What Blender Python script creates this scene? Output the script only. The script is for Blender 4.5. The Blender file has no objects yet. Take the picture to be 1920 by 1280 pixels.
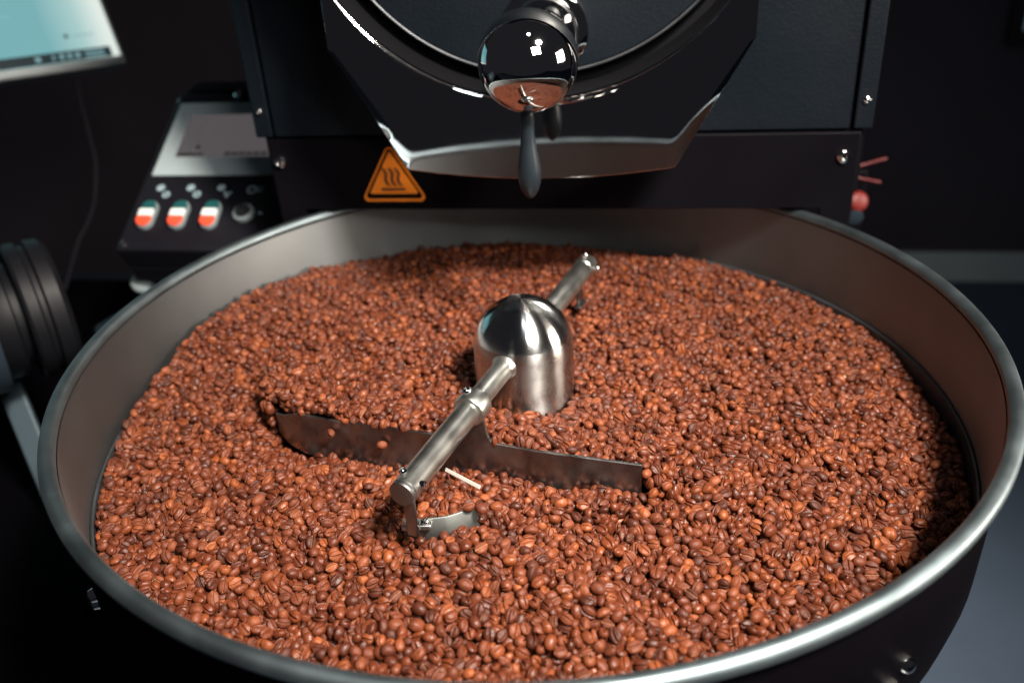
import bpy, math, random
import numpy as np
from mathutils import Vector, Matrix, Quaternion

random.seed(3)
scene = bpy.context.scene
COL = scene.collection

# ---------------------------------------------------------------- camera, world, lamps, exposure
cam_data = bpy.data.cameras.new('camera')
cam = bpy.data.objects.new('camera', cam_data); COL.objects.link(cam)
cam_data.sensor_width = 36.0
cam_data.lens = 31.49
cam_data.clip_start = .01; cam_data.clip_end = 50
R_ = Vector((.9891, .1364, -.0546)); U_ = Vector((-.0191, .4875, .8729)); F_ = Vector((-.1457, .8624, -.4848))
CAM = Vector((.0836, -.5416, .2900))
cam.matrix_world = Matrix(((R_.x, U_.x, -F_.x, CAM.x), (R_.y, U_.y, -F_.y, CAM.y), (R_.z, U_.z, -F_.z, CAM.z), (0, 0, 0, 1)))
cam_data.dof.use_dof = True
cam_data.dof.focus_distance = .535
cam_data.dof.aperture_fstop = 4.9
scene.camera = cam

world = bpy.data.worlds.new('World'); scene.world = world; world.use_nodes = True
world.node_tree.nodes['Background'].inputs['Color'].default_value = (.84, .84, 1.0, 1)
world.node_tree.nodes['Background'].inputs['Strength'].default_value = .017

def area_lamp(name, loc, target, size, size_y, power, color, spread=180):
    L = bpy.data.lights.new(name, 'AREA'); L.shape = 'ELLIPSE' if 'head' in name or 'ceil' in name else 'RECTANGLE'; L.size = size; L.size_y = size_y
    L.energy = power; L.color = color; L.spread = math.radians(spread)
    o = bpy.data.objects.new(name, L); COL.objects.link(o); o.location = loc
    o.rotation_euler = (Vector(target) - Vector(loc)).to_track_quat('-Z', 'Y').to_euler()
    return o
area_lamp('softbox_lamp', (.44, -.72, .70), (0, 0, -.05), .34, .30, 1.9, (1.0, .95, .88), 90)
area_lamp('overhead_lamp', (.62, -.61, 1.12), (-.02, -.05, -.06), .27, .20, 13.2, (1.0, .925, .82), 70)
area_lamp('window_lamp', (2.2, -.05, .42), (0, 0, -.05), .80, .70, 8.0, (1.0, .87, .74), 70)
area_lamp('ceiling_lamp', (.16, -.45, 1.55), (0, 0, 0), .16, .16, 1.6, (.86, .95, 1.0))

vs = scene.view_settings
vs.view_transform = 'Standard'; vs.look = 'None'; vs.exposure = 0.0; vs.gamma = 1.0
try: vs.use_curve_mapping = False
except Exception: pass
scene.render.engine = 'CYCLES'
scene.cycles.use_denoising = True
scene.cycles.max_bounces = 8; scene.cycles.glossy_bounces = 6; scene.cycles.diffuse_bounces = 2
scene.cycles.sample_clamp_indirect = 6.0
scene.cycles.caustics_reflective = True

# ---------------------------------------------------------------- helpers
def tag(o, label=None, cat=None, group=None, kind=None):
    if label: o['label'] = label
    if cat: o['category'] = cat
    if group: o['group'] = group
    if kind: o['kind'] = kind
    return o
def thing(name, label, cat, loc=(0, 0, 0), group=None):
    o = bpy.data.objects.new(name, None); COL.objects.link(o); o.location = loc; o.empty_display_size = .02
    return tag(o, label, cat, group)

class MB:
    """collects shapes and links them as one mesh object"""
    def __init__(s): s.v = []; s.f = []
    def add(s, vs_, fs_):
        b = len(s.v); s.v += [tuple(p) for p in vs_]; s.f += [tuple(b + i for i in f) for f in fs_]; return s
    def box(s, x0, x1, y0, y1, z0, z1, m=None):
        P = [(x, y, z) for z in (z0, z1) for y in (y0, y1) for x in (x0, x1)]
        if m: P = [m @ Vector(p) for p in P]
        return s.add(P, [(0, 2, 3, 1), (4, 5, 7, 6), (0, 1, 5, 4), (2, 6, 7, 3), (0, 4, 6, 2), (1, 3, 7, 5)])
    def lathe(s, prof, m=None, seg=48, closed=False):
        """profile of (radius, height) turned about Z; radius 0 ends close to a point"""
        m = m or Matrix(); vs_ = []; rows = []
        for r, h in prof:
            if r < 1e-7: rows.append([len(vs_)]); vs_.append(m @ Vector((0, 0, h)))
            else:
                rows.append(list(range(len(vs_), len(vs_) + seg)))
                vs_ += [m @ Vector((r * math.cos(2 * math.pi * k / seg), r * math.sin(2 * math.pi * k / seg), h)) for k in range(seg)]
        fs_ = []
        pr = list(zip(rows[:-1], rows[1:])) + ([(rows[-1], rows[0])] if closed else [])
        for a, b in pr:
            for k in range(seg):
                k2 = (k + 1) % seg
                if len(a) == 1 and len(b) == 1: continue
                if len(a) == 1: fs_.append((a[0], b[k2], b[k]))
                elif len(b) == 1: fs_.append((a[k], a[k2], b[0]))
                else: fs_.append((a[k], a[k2], b[k2], b[k]))
        return s.add(vs_, fs_)
    def tube(s, pts, r, seg=10, cap=True):
        pts = [Vector(p) for p in pts]; vs_ = []; n = len(pts); up = None
        for i, p in enumerate(pts):
            t = (pts[min(i + 1, n - 1)] - pts[max(i - 1, 0)]).normalized()
            if up is None: up = Vector((0, 0, 1)) if abs(t.z) < .9 else Vector((1, 0, 0))
            a = t.cross(up).normalized(); b = a.cross(t).normalized(); up = b
            rr = r[i] if isinstance(r, (list, tuple)) else r
            vs_ += [p + a * rr * math.cos(2 * math.pi * k / seg) + b * rr * math.sin(2 * math.pi * k / seg) for k in range(seg)]
        fs_ = [(i * seg + k, i * seg + (k + 1) % seg, (i + 1) * seg + (k + 1) % seg, (i + 1) * seg + k) for i in range(n - 1) for k in range(seg)]
        if cap: fs_ += [tuple(range(seg))[::-1], tuple((n - 1) * seg + k for k in range(seg))]
        return s.add(vs_, fs_)
    def prism(s, poly, d0, d1, m=None):
        """2-D outline (a, b) extruded along the third axis from d0 to d1"""
        m = m or Matrix(); n = len(poly)
        P = [m @ Vector((a, b, d)) for d in (d0, d1) for a, b in poly]
        return s.add(P, [tuple(range(n))[::-1], tuple(range(n, 2 * n))] + [(k, (k + 1) % n, n + (k + 1) % n, n + k) for k in range(n)])
    def build(s, name, mat, parent=None, bevel=0, smooth=35, solid=0):
        me = bpy.data.meshes.new(name); me.from_pydata(s.v, [], s.f); me.validate(); me.update()
        import bmesh
        bm = bmesh.new(); bm.from_mesh(me); bmesh.ops.recalc_face_normals(bm, faces=bm.faces); bm.to_mesh(me); bm.free()
        me.polygons.foreach_set('use_smooth', [True] * len(me.polygons))
        me.set_sharp_from_angle(angle=math.radians(smooth))
        me.materials.append(mat)
        o = bpy.data.objects.new(name, me); COL.objects.link(o)
        if parent is not None: o.parent = parent
        if solid:
            md = o.modifiers.new('solid', 'SOLIDIFY'); md.thickness = solid; md.offset = 0
        if bevel:
            md = o.modifiers.new('bevel', 'BEVEL'); md.width = bevel; md.segments = 3; md.limit_method = 'ANGLE'; md.angle_limit = math.radians(40)
            md.harden_normals = False
        return o
def frame_matrix(loc, zdir, xdir=(1, 0, 0)):
    z = Vector(zdir).normalized(); x = Vector(xdir); x = (x - z * x.dot(z))
    if x.length < 1e-5: x = z.orthogonal()
    x.normalize(); y = z.cross(x)
    return Matrix(((x.x, y.x, z.x, loc[0]), (x.y, y.y, z.y, loc[1]), (x.z, y.z, z.z, loc[2]), (0, 0, 0, 1)))
def copy_part(o, parent, loc=None):
    c = o.copy(); COL.objects.link(c); c.parent = parent
    if loc is not None: c.location = loc
    return c

# ---------------------------------------------------------------- materials
ANI = .25
def mat(name, color=(.5, .5, .5), rough=.5, metal=0.0, spec=.5, emit=None, emit_s=0, coat=0, noise=None, bump=None, rough_var=None, aniso=0, tangent=None):
    """noise = (scale, amount) colour mottling; bump = (scale, strength, distance, stretch); rough_var = (scale, amount)"""
    m = bpy.data.materials.new(name); m.use_nodes = True; nt = m.node_tree; N = nt.nodes; K = nt.links
    b = N['Principled BSDF']
    b.inputs['Base Color'].default_value = (*color, 1); b.inputs['Roughness'].default_value = rough
    b.inputs['Metallic'].default_value = metal; b.inputs['Specular IOR Level'].default_value = spec
    if coat: b.inputs['Coat Weight'].default_value = coat; b.inputs['Coat Roughness'].default_value = .15
    if emit: b.inputs['Emission Color'].default_value = (*emit, 1); b.inputs['Emission Strength'].default_value = emit_s
    tc = N.new('ShaderNodeTexCoord')
    def nz(scale, detail=4, stretch=None):
        t = N.new('ShaderNodeTexNoise'); t.inputs['Scale'].default_value = scale; t.inputs['Detail'].default_value = detail
        if stretch:
            mp = N.new('ShaderNodeMapping'); mp.inputs['Scale'].default_value = stretch
            K.new(tc.outputs['Object'], mp.inputs['Vector']); K.new(mp.outputs[0], t.inputs['Vector'])
        else: K.new(tc.outputs['Object'], t.inputs['Vector'])
        return t
    if noise:
        t = nz(noise[0]); mx = N.new('ShaderNodeMix'); mx.data_type = 'RGBA'; mx.blend_type = 'MULTIPLY'
        mr = N.new('ShaderNodeMapRange'); mr.inputs['From Min'].default_value = .3; mr.inputs['From Max'].default_value = .7
        mr.inputs['To Min'].default_value = 1 - noise[1]; mr.inputs['To Max'].default_value = 1
        K.new(t.outputs['Fac'], mr.inputs['Value'])
        mx.inputs[0].default_value = 1; mx.inputs[6].default_value = (*color, 1); K.new(mr.outputs[0], mx.inputs[7]); K.new(mx.outputs[2], b.inputs['Base Color'])
    if rough_var:
        t = nz(rough_var[0], 5); mr = N.new('ShaderNodeMapRange'); mr.inputs['From Min'].default_value = .3; mr.inputs['From Max'].default_value = .7
        mr.inputs['To Min'].default_value = max(0, rough - rough_var[1]); mr.inputs['To Max'].default_value = rough + rough_var[1]
        K.new(t.outputs['Fac'], mr.inputs['Value']); K.new(mr.outputs[0], b.inputs['Roughness'])
    if bump:
        t = nz(bump[0], 3, bump[3] if len(bump) > 3 else None); bp = N.new('ShaderNodeBump')
        bp.inputs['Strength'].default_value = bump[1]; bp.inputs['Distance'].default_value = bump[2]
        K.new(t.outputs['Fac'], bp.inputs['Height']); K.new(bp.outputs[0], b.inputs['Normal'])
    if aniso:
        b.inputs['Anisotropic'].default_value = aniso; b.inputs['Anisotropic Rotation'].default_value = ANI
        if tangent:
            tg = N.new('ShaderNodeTangent'); tg.direction_type = 'RADIAL'; tg.axis = tangent; K.new(tg.outputs[0], b.inputs['Tangent'])
    return m

M = {}
M['steel_wall'] = mat('brushed_steel', (.245, .258, .264), .52, 1, noise=(9, .22), rough_var=(6, .06), bump=(60, .10, .0004, (1, 1, 9)), aniso=.58, tangent='Z')
M['steel_rim'] = mat('rolled_steel', (.20, .245, .265), .46, 1, rough_var=(30, .06), noise=(45, .22))
M['steel_hub'] = mat('turned_steel', (.50, .49, .475), .29, 1, rough_var=(55, .05), noise=(60, .10), bump=(40, .08, .0003, (1, 1, 14)), aniso=.94, tangent='Z')
M['chrome'] = mat('chrome', (.80, .80, .80), .035, 1, rough_var=(25, .02))
M['cap'] = mat('polished_cap', (.70, .70, .69), .17, 1, rough_var=(50, .04), aniso=.93, tangent='Z')
M['chrome_plate'] = mat('polished_plate', (.60, .60, .61), .03, 1, rough_var=(14, .015), bump=(9, .06, .0010))
M['tube_steel'] = mat('tube_steel', (.52, .525, .50), .33, 1, rough_var=(60, .06), noise=(70, .10))
M['blade_steel'] = mat('stained_steel', (.30, .295, .295), .34, 1, rough_var=(45, .12), noise=(38, .45), bump=(160, .15, .0003))
M['weld'] = mat('dull_steel', (.42, .41, .39), .4, 1, rough_var=(50, .1))
M['ring_dark'] = mat('dark_steel', (.10, .105, .115), .42, .8, rough_var=(30, .1))
M['panel'] = mat('black_powder_coat', (.0030, .0058, .0095), .48, 0, .20, bump=(420, .5, .0006), rough_var=(9, .08), noise=(5, .25))
M['black'] = mat('black_sheet', (.0030, .0026, .0040), .55, 0, .05, rough_var=(12, .1))
M['drum'] = mat('black_enamel', (.0014, .0011, .0018), .5, 0, .03, rough_var=(10, .08))
M['handle'] = mat('satin_black_grip', (.008, .012, .016), .38, 0, .36, rough_var=(80, .06))
M['orange'] = mat('orange_print', (.95, .26, .018), .40, 0, .4, noise=(60, .2))
M['ink'] = mat('black_ink', (.012, .012, .014), .5)
# ---------------------------------------------------------------- bean layout: a small packing simulation
BLADE_PATH = [(-.177, -.033), (-.165, -.046), (-.149, -.057), (-.122, -.063), (-.093, -.068), (-.052, -.0745), (-.020, -.080), (.017, -.089), (.084, -.0995)]
BLADE_TOP, BLADE_BOTTOM = -.042, -.075
BS = .735                                       # bean scale: 1 is 10 mm long
LIFT = .0020                                   # the settled heap stands this much lower than the loose one
HEAP_PATH = [(-.160, .060), (-.183, .034), (-.194, .006), (-.189, -.016)] + BLADE_PATH          # crest of the heap: the blade, then the furrow it leaves
SCRAPER_PATH = [(-.052, -.156), (-.040, -.1555), (-.026, -.152), (-.010, -.142)]
EDGE_T = np.radians([-180, -165, -150, -120, -90, -60, -40, -25, -7, 5, 14, 29, 52, 85, 101, 117, 139, 150, 160, 168, 180])
EDGE_Z = np.array([-.060, -.068, -.068, -.064, -.060, -.064, -.072, -.080, -.082, -.081, -.079, -.0715, -.069, -.066, -.062, -.056, -.049, -.045, -.044, -.049, -.058])

def path_distance(x, y, path):
    """signed distance in plan to a polyline (positive on its left, seen along the path)"""
    best = np.full(x.shape, 9.0); sign = np.ones(x.shape); para = np.zeros(x.shape)
    tot = 0.0
    for (ax, ay), (bx, by) in zip(path[:-1], path[1:]):
        dx, dy = bx - ax, by - ay; L = math.hypot(dx, dy)
        t = np.clip(((x - ax) * dx + (y - ay) * dy) / L**2, 0, 1)
        qx, qy = x - ax - t * dx, y - ay - t * dy
        d = np.hypot(qx, qy); m = d < best
        best = np.where(m, d, best); sign = np.where(m, np.sign(dx * qy - dy * qx), sign)
        para = np.where(m, tot + t * L, para); tot += L
    return best * np.where(sign == 0, 1, sign), para / tot

def surface(x, y):
    """height of the top of the bean heap"""
    rho = np.hypot(x, y); th = np.arctan2(y, x)
    edge = np.interp(th, EDGE_T, EDGE_Z)
    w = np.clip(rho / .292, 0, 1) ** 2.2
    z = -.0525 * (1 - w) + edge * w
    d, s = path_distance(x, y, HEAP_PATH)
    behind = np.exp(-np.clip(d, 0, 1) / .055) * (d > 0)
    front = np.exp(-np.clip(-d, 0, 1) / .030) * (d <= 0)
    inside = np.where((s > 0) & (s < 1), 1, np.exp(-np.clip(np.abs(d) - .01, 0, 1) / .015))
    ridge = np.interp(s, [0, .08, .2, .33, .45, .60, .72, 1], [.000, .010, .017, .019, .020, .016, .011, .007])
    trough = np.interp(s, [0, .08, .2, .33, .45, .60, 1], [.000, .010, .020, .024, .024, .020, .015])
    z = z + behind * ridge * inside - front * trough * inside
    ds, _ = path_distance(x, y, SCRAPER_PATH)
    z = z - .010 * np.exp(-(ds / .016) ** 2) * (ds < .001)
    # the ridge thrown up in front by the scraper
    q = (x + .01) * .53 + (y + .150) * .85           # runs from the scraper towards the front right
    a = (x + .01) * .85 - (y + .150) * .53
    z = z + .013 * np.clip((-q) / .010, 0, 1) * np.exp(-np.clip(-q, 0, 1) / .07) * np.clip((a + .03) / .03, 0, 1) * (q < 0)
    z = z + .0038 * np.sin(2 * math.pi * (x * .8 + y * .6) / .135 + 1.1) * np.sin(2 * math.pi * (y * .8 - x * .6) / .16 + .4) * np.clip((.28 - rho) / .05, 0, 1)
    z = z + .0022 * np.sin(2 * math.pi * rho / .046 + 2.2 * th) * np.clip((rho - .05) / .05, 0, 1)           # swept arcs
    z = z + .0022 * np.sin(31 * x + 3 * np.sin(17 * y)) * np.sin(27 * y + 1.3) + .0012 * np.sin(71 * x + 1) * np.sin(63 * y)
    return z

def pack_beans(seed=7, layers=.0108, iters=80):
    rng = np.random.default_rng(seed)
    RW, RH = .2948, .0358
    n = int(math.pi * (RW**2 - RH**2) * layers / (3.15e-7 * BS**3))
    a = rng.uniform(-math.pi, math.pi, n); r = np.sqrt(rng.uniform((RH + .005)**2, (RW - .005)**2, n))
    pos = np.c_[r * np.cos(a), r * np.sin(a), np.zeros(n)]
    pos[:, 2] = surface(pos[:, 0], pos[:, 1]) - layers + LIFT + rng.uniform(.002, layers * 1.9, n)
    size = np.clip(rng.normal(1.0, .095, n), .76, 1.25)
    quat = rng.normal(size=(n, 4)); quat[:, 1:3] *= .75; quat /= np.linalg.norm(quat, axis=1)[:, None]
    LOC = np.array([(.00165, 0, 0), (-.00165, 0, 0)]) * BS; SR = .00325 * BS; NP = len(LOC)
    def rot(q, v):
        w, u = q[:, :1], q[:, 1:]
        t = 2 * np.cross(u, v); return v + w * t + np.cross(u, t)
    rad = np.repeat(SR * size, NP); bid = np.repeat(np.arange(n), NP)
    pairs = None; cell = .0086 * BS
    for it in range(iters):
        if it % 7 == 0 or it == iters - 1: pairs = None
        late = it > iters * .8
        pos[:, 2] -= .00012 if late else .00045
        offs = np.stack([rot(quat, np.broadcast_to(l, (n, 3)) * size[:, None]) for l in LOC], 1)
        sp = (pos[:, None, :] + offs).reshape(-1, 3)
        if pairs is None:
            k = np.floor((sp + .4) / cell).astype(np.int64)
            key = (k[:, 0] * 4096 + k[:, 1]) * 4096 + k[:, 2]
            order = np.argsort(key, kind='stable'); sk = key[order]
            I, J = [], []
            for dx in (-1, 0, 1):
                for dy in (-1, 0, 1):
                    for dz in (-1, 0, 1):
                        off = (dx * 4096 + dy) * 4096 + dz
                        if off < 0: continue
                        lo = np.searchsorted(sk, sk + off, 'left'); hi = np.searchsorted(sk, sk + off, 'right')
                        if off == 0: lo = np.arange(len(sk)) + 1
                        cnt = np.maximum(hi - lo, 0); m = cnt.sum()
                        ii = np.repeat(np.arange(len(sk)), cnt)
                        jj = np.arange(m) - np.repeat(np.cumsum(cnt) - cnt, cnt) + np.repeat(lo, cnt)
                        I.append(order[ii]); J.append(order[jj])
            I = np.concatenate(I); J = np.concatenate(J)
            m = bid[I] != bid[J]; I, J = I[m], J[m]
            d = sp[I] - sp[J]; m = (d * d).sum(1) < (.0090 * BS)**2
            pairs = (I[m], J[m])
        I, J = pairs
        d = sp[I] - sp[J]; dist = np.sqrt((d * d).sum(1)) + 1e-9
        ov = rad[I] + rad[J] - dist; m = ov > 0
        i2, j2 = I[m], J[m]; push = d[m] / dist[m][:, None] * (ov[m] * .5)[:, None]
        disp = np.zeros_like(sp); cnt = np.zeros(len(sp))
        for c in range(3):
            disp[:, c] = np.bincount(i2, push[:, c], len(sp)) - np.bincount(j2, push[:, c], len(sp))
        # tray floor, wall, hub
        low = surface(sp[:, 0], sp[:, 1]) - layers + LIFT + rad - sp[:, 2]
        disp[:, 2] += np.where(low > 0, low, 0)
        rho = np.hypot(sp[:, 0], sp[:, 1])
        o = np.clip(rho + rad - RW, 0, 1); disp[:, :2] -= sp[:, :2] / rho[:, None] * o[:, None]
        o = np.clip(RH + rad - rho, 0, 1); disp[:, :2] += sp[:, :2] / rho[:, None] * o[:, None]
        # the blades
        for path, top, half in ((BLADE_PATH, BLADE_TOP, .0013), (SCRAPER_PATH, -.044, .0025)):
            near = np.where((sp[:, 2] < top) & (np.abs(sp[:, 1] + .08) < .11) & (np.abs(sp[:, 0] + .06) < .17))[0]
            e = 1e-5
            dd, ss = path_distance(sp[near, 0], sp[near, 1], path)
            ow = bid[near]; side = np.sign(path_distance(pos[ow, 0], pos[ow, 1], path)[0]); side[side == 0] = 1
            gx = (path_distance(sp[near, 0] + e, sp[near, 1], path)[0] - dd) / e
            gy = (path_distance(sp[near, 0], sp[near, 1] + e, path)[0] - dd) / e
            o = np.clip(rad[near] + half + .0004 - side * dd, 0, .006) * side * ((ss > 0) & (ss < 1))
            disp[near, 0] += gx * o; disp[near, 1] += gy * o
        D = disp.reshape(n, NP, 3)
        act = (np.abs(D).sum(2) > 0).sum(1)
        tr = D.sum(1) / np.maximum(act, 1)[:, None] * (.8 if late else 1.0)
        L = np.sqrt((tr**2).sum(1)); tr *= np.minimum(1, .0012 / np.maximum(L, 1e-9))[:, None]
        pos += tr
        w = np.cross(offs, D).sum(1) / (offs**2).sum((1, 2))[:, None] * .5
        L = np.sqrt((w**2).sum(1)); w *= np.minimum(1, .12 / np.maximum(L, 1e-9))[:, None]
        dq = np.c_[np.zeros(n), w * .5]
        quat = quat + np.c_[-(dq[:, 1:] * quat[:, 1:]).sum(1), dq[:, 1:] * quat[:, :1] + np.cross(dq[:, 1:], quat[:, 1:])]
        quat /= np.linalg.norm(quat, axis=1)[:, None]
    return pos, quat, size, sp.reshape(n, NP, 3), rad.reshape(n, NP)
# ================================================================ THE SETTING
FLOOR_Z, WALL_Y = -.80, 1.78
M['floor'] = mat('grey_floor', (.12, .165, .235), .6, 0, .2, noise=(2.2, .35), rough_var=(3, .1), bump=(60, .1, .002))
M['wall'] = mat('dark_wall', (.11, .095, .118), .9, 0, .05, noise=(1.5, .3))
M['skirting'] = mat('pale_skirting', (.82, .92, .92), .6, 0, .4, noise=(4, .25))
o = MB().add([(-3.2, -2.6, FLOOR_Z), (3.2, -2.6, FLOOR_Z), (3.2, WALL_Y, FLOOR_Z), (-3.2, WALL_Y, FLOOR_Z)], [(0, 1, 2, 3)]).build('floor', M['floor']); tag(o, 'grey floor seen past the lower edge of the tray', kind='structure')
o = MB().box(-3.2, 3.2, WALL_Y, WALL_Y + .1, FLOOR_Z - .02, 2.2).build('wall', M['wall']); tag(o, 'unlit black wall behind the roasting machine', kind='structure')
sk = MB().box(.45, 3.2, WALL_Y - .016, WALL_Y - .001, FLOOR_Z + .002, FLOOR_Z + .085).build('skirting_board', M['skirting'], o, bevel=.003)

# ================================================================ COOLING TRAY
tray = thing('cooling_tray', 'round brushed steel cooling tray filled with coffee beans under the roaster', 'cooling tray')
w = MB(); w.lathe([(.3000, -.0075), (.2996, -.020), (.2992, -.045), (.2988, -.0705), (.2988, -.090), (.3000, -.090), (.3008, -.060), (.3012, -.0075)], seg=160)
w.build('wall', M['steel_wall'], tray, smooth=50)
prof = [(.3050 + .0048 * math.cos(a), -.0050 + .0048 * math.sin(a)) for a in [2 * math.pi * k / 20 for k in range(20)]]
MB().lathe(prof, seg=192, closed=True).build('rim', M['steel_rim'], tray, smooth=60)
MB().lathe([(.2962, -.0697), (.2972, -.0690), (.2982, -.0697), (.2982, -.114), (.2962, -.114)], seg=160, closed=True).build('hoop', M['ring_dark'], tray)
MB().lathe([(.3018, -.0095), (.3034, -.0130), (.3022, -.095), (.2985, -.116), (.280, -.120), (.0001, -.120), (0, -.120)], seg=128).build('drum', M['drum'], tray)
MB().lathe([(.12, -.1205), (.12, FLOOR_Z + .03), (.20, FLOOR_Z + .004), (0, FLOOR_Z + .004)], seg=48).build('pedestal', M['drum'], tray)
bolt_prof = [(.0, .0042), (.0022, .0040), (.0038, .0028), (.0044, .0008), (.0046, 0), (.0046, -.004)]
for ang, zz in ((-45.2, -.070), (-46.6, -.082), (-136.5, -.066), (-138.5, -.08)):
    d = Vector((math.cos(math.radians(ang)), math.sin(math.radians(ang)), 0)); rr = .3022 + (-.015 - zz) * -.002
    MB().lathe(bolt_prof, frame_matrix(d * .3026 + Vector((0, 0, zz)), d), seg=16).build('bolt', M['chrome'], tray)

M['scraper_steel'] = mat('worn_steel', (.24, .25, .24), .5, 1, rough_var=(60, .08), noise=(50, .2))
M['recess'] = mat('recess_black', (.004, .004, .005), .7, 0, .08)
# ================================================================ STIRRER
stir = thing('stirrer', 'steel stirrer with domed hub, two arms and scraper blades amid the beans', 'stirrer', (0, 0, 0))
hub = [(.0350, -.105), (.0350, -.016)] + [(.035 * math.cos(a), -.016 + .035 * math.sin(a)) for a in [math.radians(t) for t in (4, 8, 12, 15.5)]]
MB().lathe(hub, seg=96).build('hub', M['steel_hub'], stir, smooth=60)
cap = [(.035 * math.cos(a), -.016 + .035 * math.sin(a)) for a in [math.radians(t) for t in (15.5, 17, 22, 28, 35, 42, 49, 56, 63, 70, 77, 83, 87)]] + [(0, .019)]
MB().lathe(cap, seg=96).build('hub_cap', M['cap'], stir, smooth=60)
AZ = -.0160; A1 = Vector((-.2588, -.9659, 0)); A2 = -A1; SIDE = Vector((.9659, -.2588, 0)); UP = Vector((0, 0, 1))
m1 = frame_matrix((0, 0, AZ), A1, UP)
arm = MB().lathe([(.0, .1735), (.0066, .1735), (.0079, .1722), (.0079, .0905)], m1, seg=40).build('arm', M['tube_steel'], stir)
MB().lathe([(.0072, .029), (.0072, .080)], m1, seg=40).build('sleeve', M['tube_steel'], stir)
MB().lathe([(.0090, .0342), (.0078, .0368), (.0073, .0385)], m1, seg=40).build('weld_bead', M['weld'], stir)
col = MB().lathe([(.0072, .0765), (.0094, .0770), (.0107, .0785), (.0107, .0895), (.0098, .0910), (.0080, .0914)], m1, seg=40).build('collar', M['tube_steel'], stir)
def screw(loc, d, r, parent, h=.0022, name='screw', material='chrome'):
    m = frame_matrix(loc, d)
    s = MB(); n = 18
    s.lathe([(r, -.003), (r, h * .35), (r * .9, h * .75), (r * .62, h), (r * .40, h), (r * .36, h * .35), (0, h * .3)], m, seg=n)
    return s.build(name, M[material], parent, smooth=30)
def arm_pt(r, a, up, dirv=A1):      # point on an arm: distance out, angle round it, stand-off
    s = SIDE
    return Vector((0, 0, AZ)) + dirv * r + (s * math.cos(a) + UP * math.sin(a)) * up, (s * math.cos(a) + UP * math.sin(a))
p, d = arm_pt(.0830, math.radians(112), .0106); screw(p, d, .0034, col)
p, d = arm_pt(.165, math.radians(120), .0078); screw(p, d, .0026, arm)
p, d = arm_pt(.166, math.radians(10), .0078); screw(p, d, .0028, arm)
# long blade with the tab that carries it
def resample(path, n):
    P = [Vector((*p, 0)) for p in path]; L = [0]
    for a, b in zip(P[:-1], P[1:]): L.append(L[-1] + (b - a).length)
    out = []
    for i in range(n):
        t = L[-1] * i / (n - 1); k = max(j for j in range(len(L)) if L[j] <= t + 1e-9); k = min(k, len(P) - 2)
        out.append((P[k].lerp(P[k + 1], (t - L[k]) / (L[k + 1] - L[k])), t))
    # smooth
    pts = [p for p, _ in out]
    for _ in range(6): pts = [pts[0]] + [(pts[i - 1] + pts[i] * 2 + pts[i + 1]) / 4 for i in range(1, n - 1)] + [pts[-1]]
    return pts
def blade_mesh(path, n, top, bottom, th, lean=0.0):
    pts = resample(path, n); v = []; f = []
    for i, p in enumerate(pts):
        t = (pts[min(i + 1, n - 1)] - pts[max(i - 1, 0)]).normalized(); nn = Vector((-t.y, t.x, 0))
        zt = top(p); zb = bottom
        for (s_, z) in ((-1, zb), (-1, zt - .0004), (-.6, zt), (.6, zt), (1, zt - .0004), (1, zb)):
            v.append(p + nn * (s_ * th / 2 + lean * (z - zb)) + UP * z)
    for i in range(n - 1):
        for k in range(6): f.append((i * 6 + k, i * 6 + (k + 1) % 6, i * 6 + 6 + (k + 1) % 6, i * 6 + 6 + k))
    f += [tuple(range(6)), tuple(range((n - 1) * 6, n * 6))[::-1]]
    return MB().add(v, f)
def tab_top(p):
    if p.x < -.150: return BLADE_TOP - .016 * min(1, (-.150 - p.x) / .026)
    u = abs(p.x + .0205); h = .0185
    if u < .0055: return BLADE_TOP + h
    if u < .0115: q = (u - .0055) / .006; return BLADE_TOP + h * (1 - math.sqrt(max(0, 1 - (1 - q) ** 2)))
    return BLADE_TOP
bl = blade_mesh(BLADE_PATH, 260, tab_top, BLADE_BOTTOM, .0022).build('blade', M['blade_steel'], stir, smooth=40)
# end bracket with the small curved scraper
e = Vector((0, 0, AZ)) + A1 * .1705
br = MB()
mbk = Matrix(((SIDE.x, A1.x, 0, e.x), (SIDE.y, A1.y, 0, e.y), (0, 0, 1, 0), (0, 0, 0, 1)))
br.box(-.0020, .0055, .0005, .0022, -.048, -.018, mbk)
br.build('end_bracket', M['blade_steel'], stir, bevel=.0009)
mcap = frame_matrix((0, 0, AZ), A1, UP)
MB().lathe([(.0078, .1736), (.0078, .1752), (.0072, .1760), (0, .1760)], mcap, seg=40).build('end_cap', M['blade_steel'], stir)
clamp = MB(); mcl = Matrix.Translation((-.0425, -.1590, -.0470)) @ Matrix.Rotation(math.radians(6), 4, 'Z') @ Matrix.Rotation(math.radians(-18), 4, 'X')
clamp.box(-.0085, .0085, -.0035, .0040, -.0016, .0016, mcl)
cl = clamp.build('clamp', M['tube_steel'], stir, bevel=.0008)
for dx in (-.0042, .0042):
    q = mcl @ Vector((dx, 0, .0016)); screw(q, mcl.to_3x3() @ Vector((0, 0, 1)), .0030, cl, .0020, 'bolt')
blade_mesh(SCRAPER_PATH, 40, lambda p: -.0462, -.062, .0016, .12).build('scraper', M['scraper_steel'], stir, smooth=40)
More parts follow.
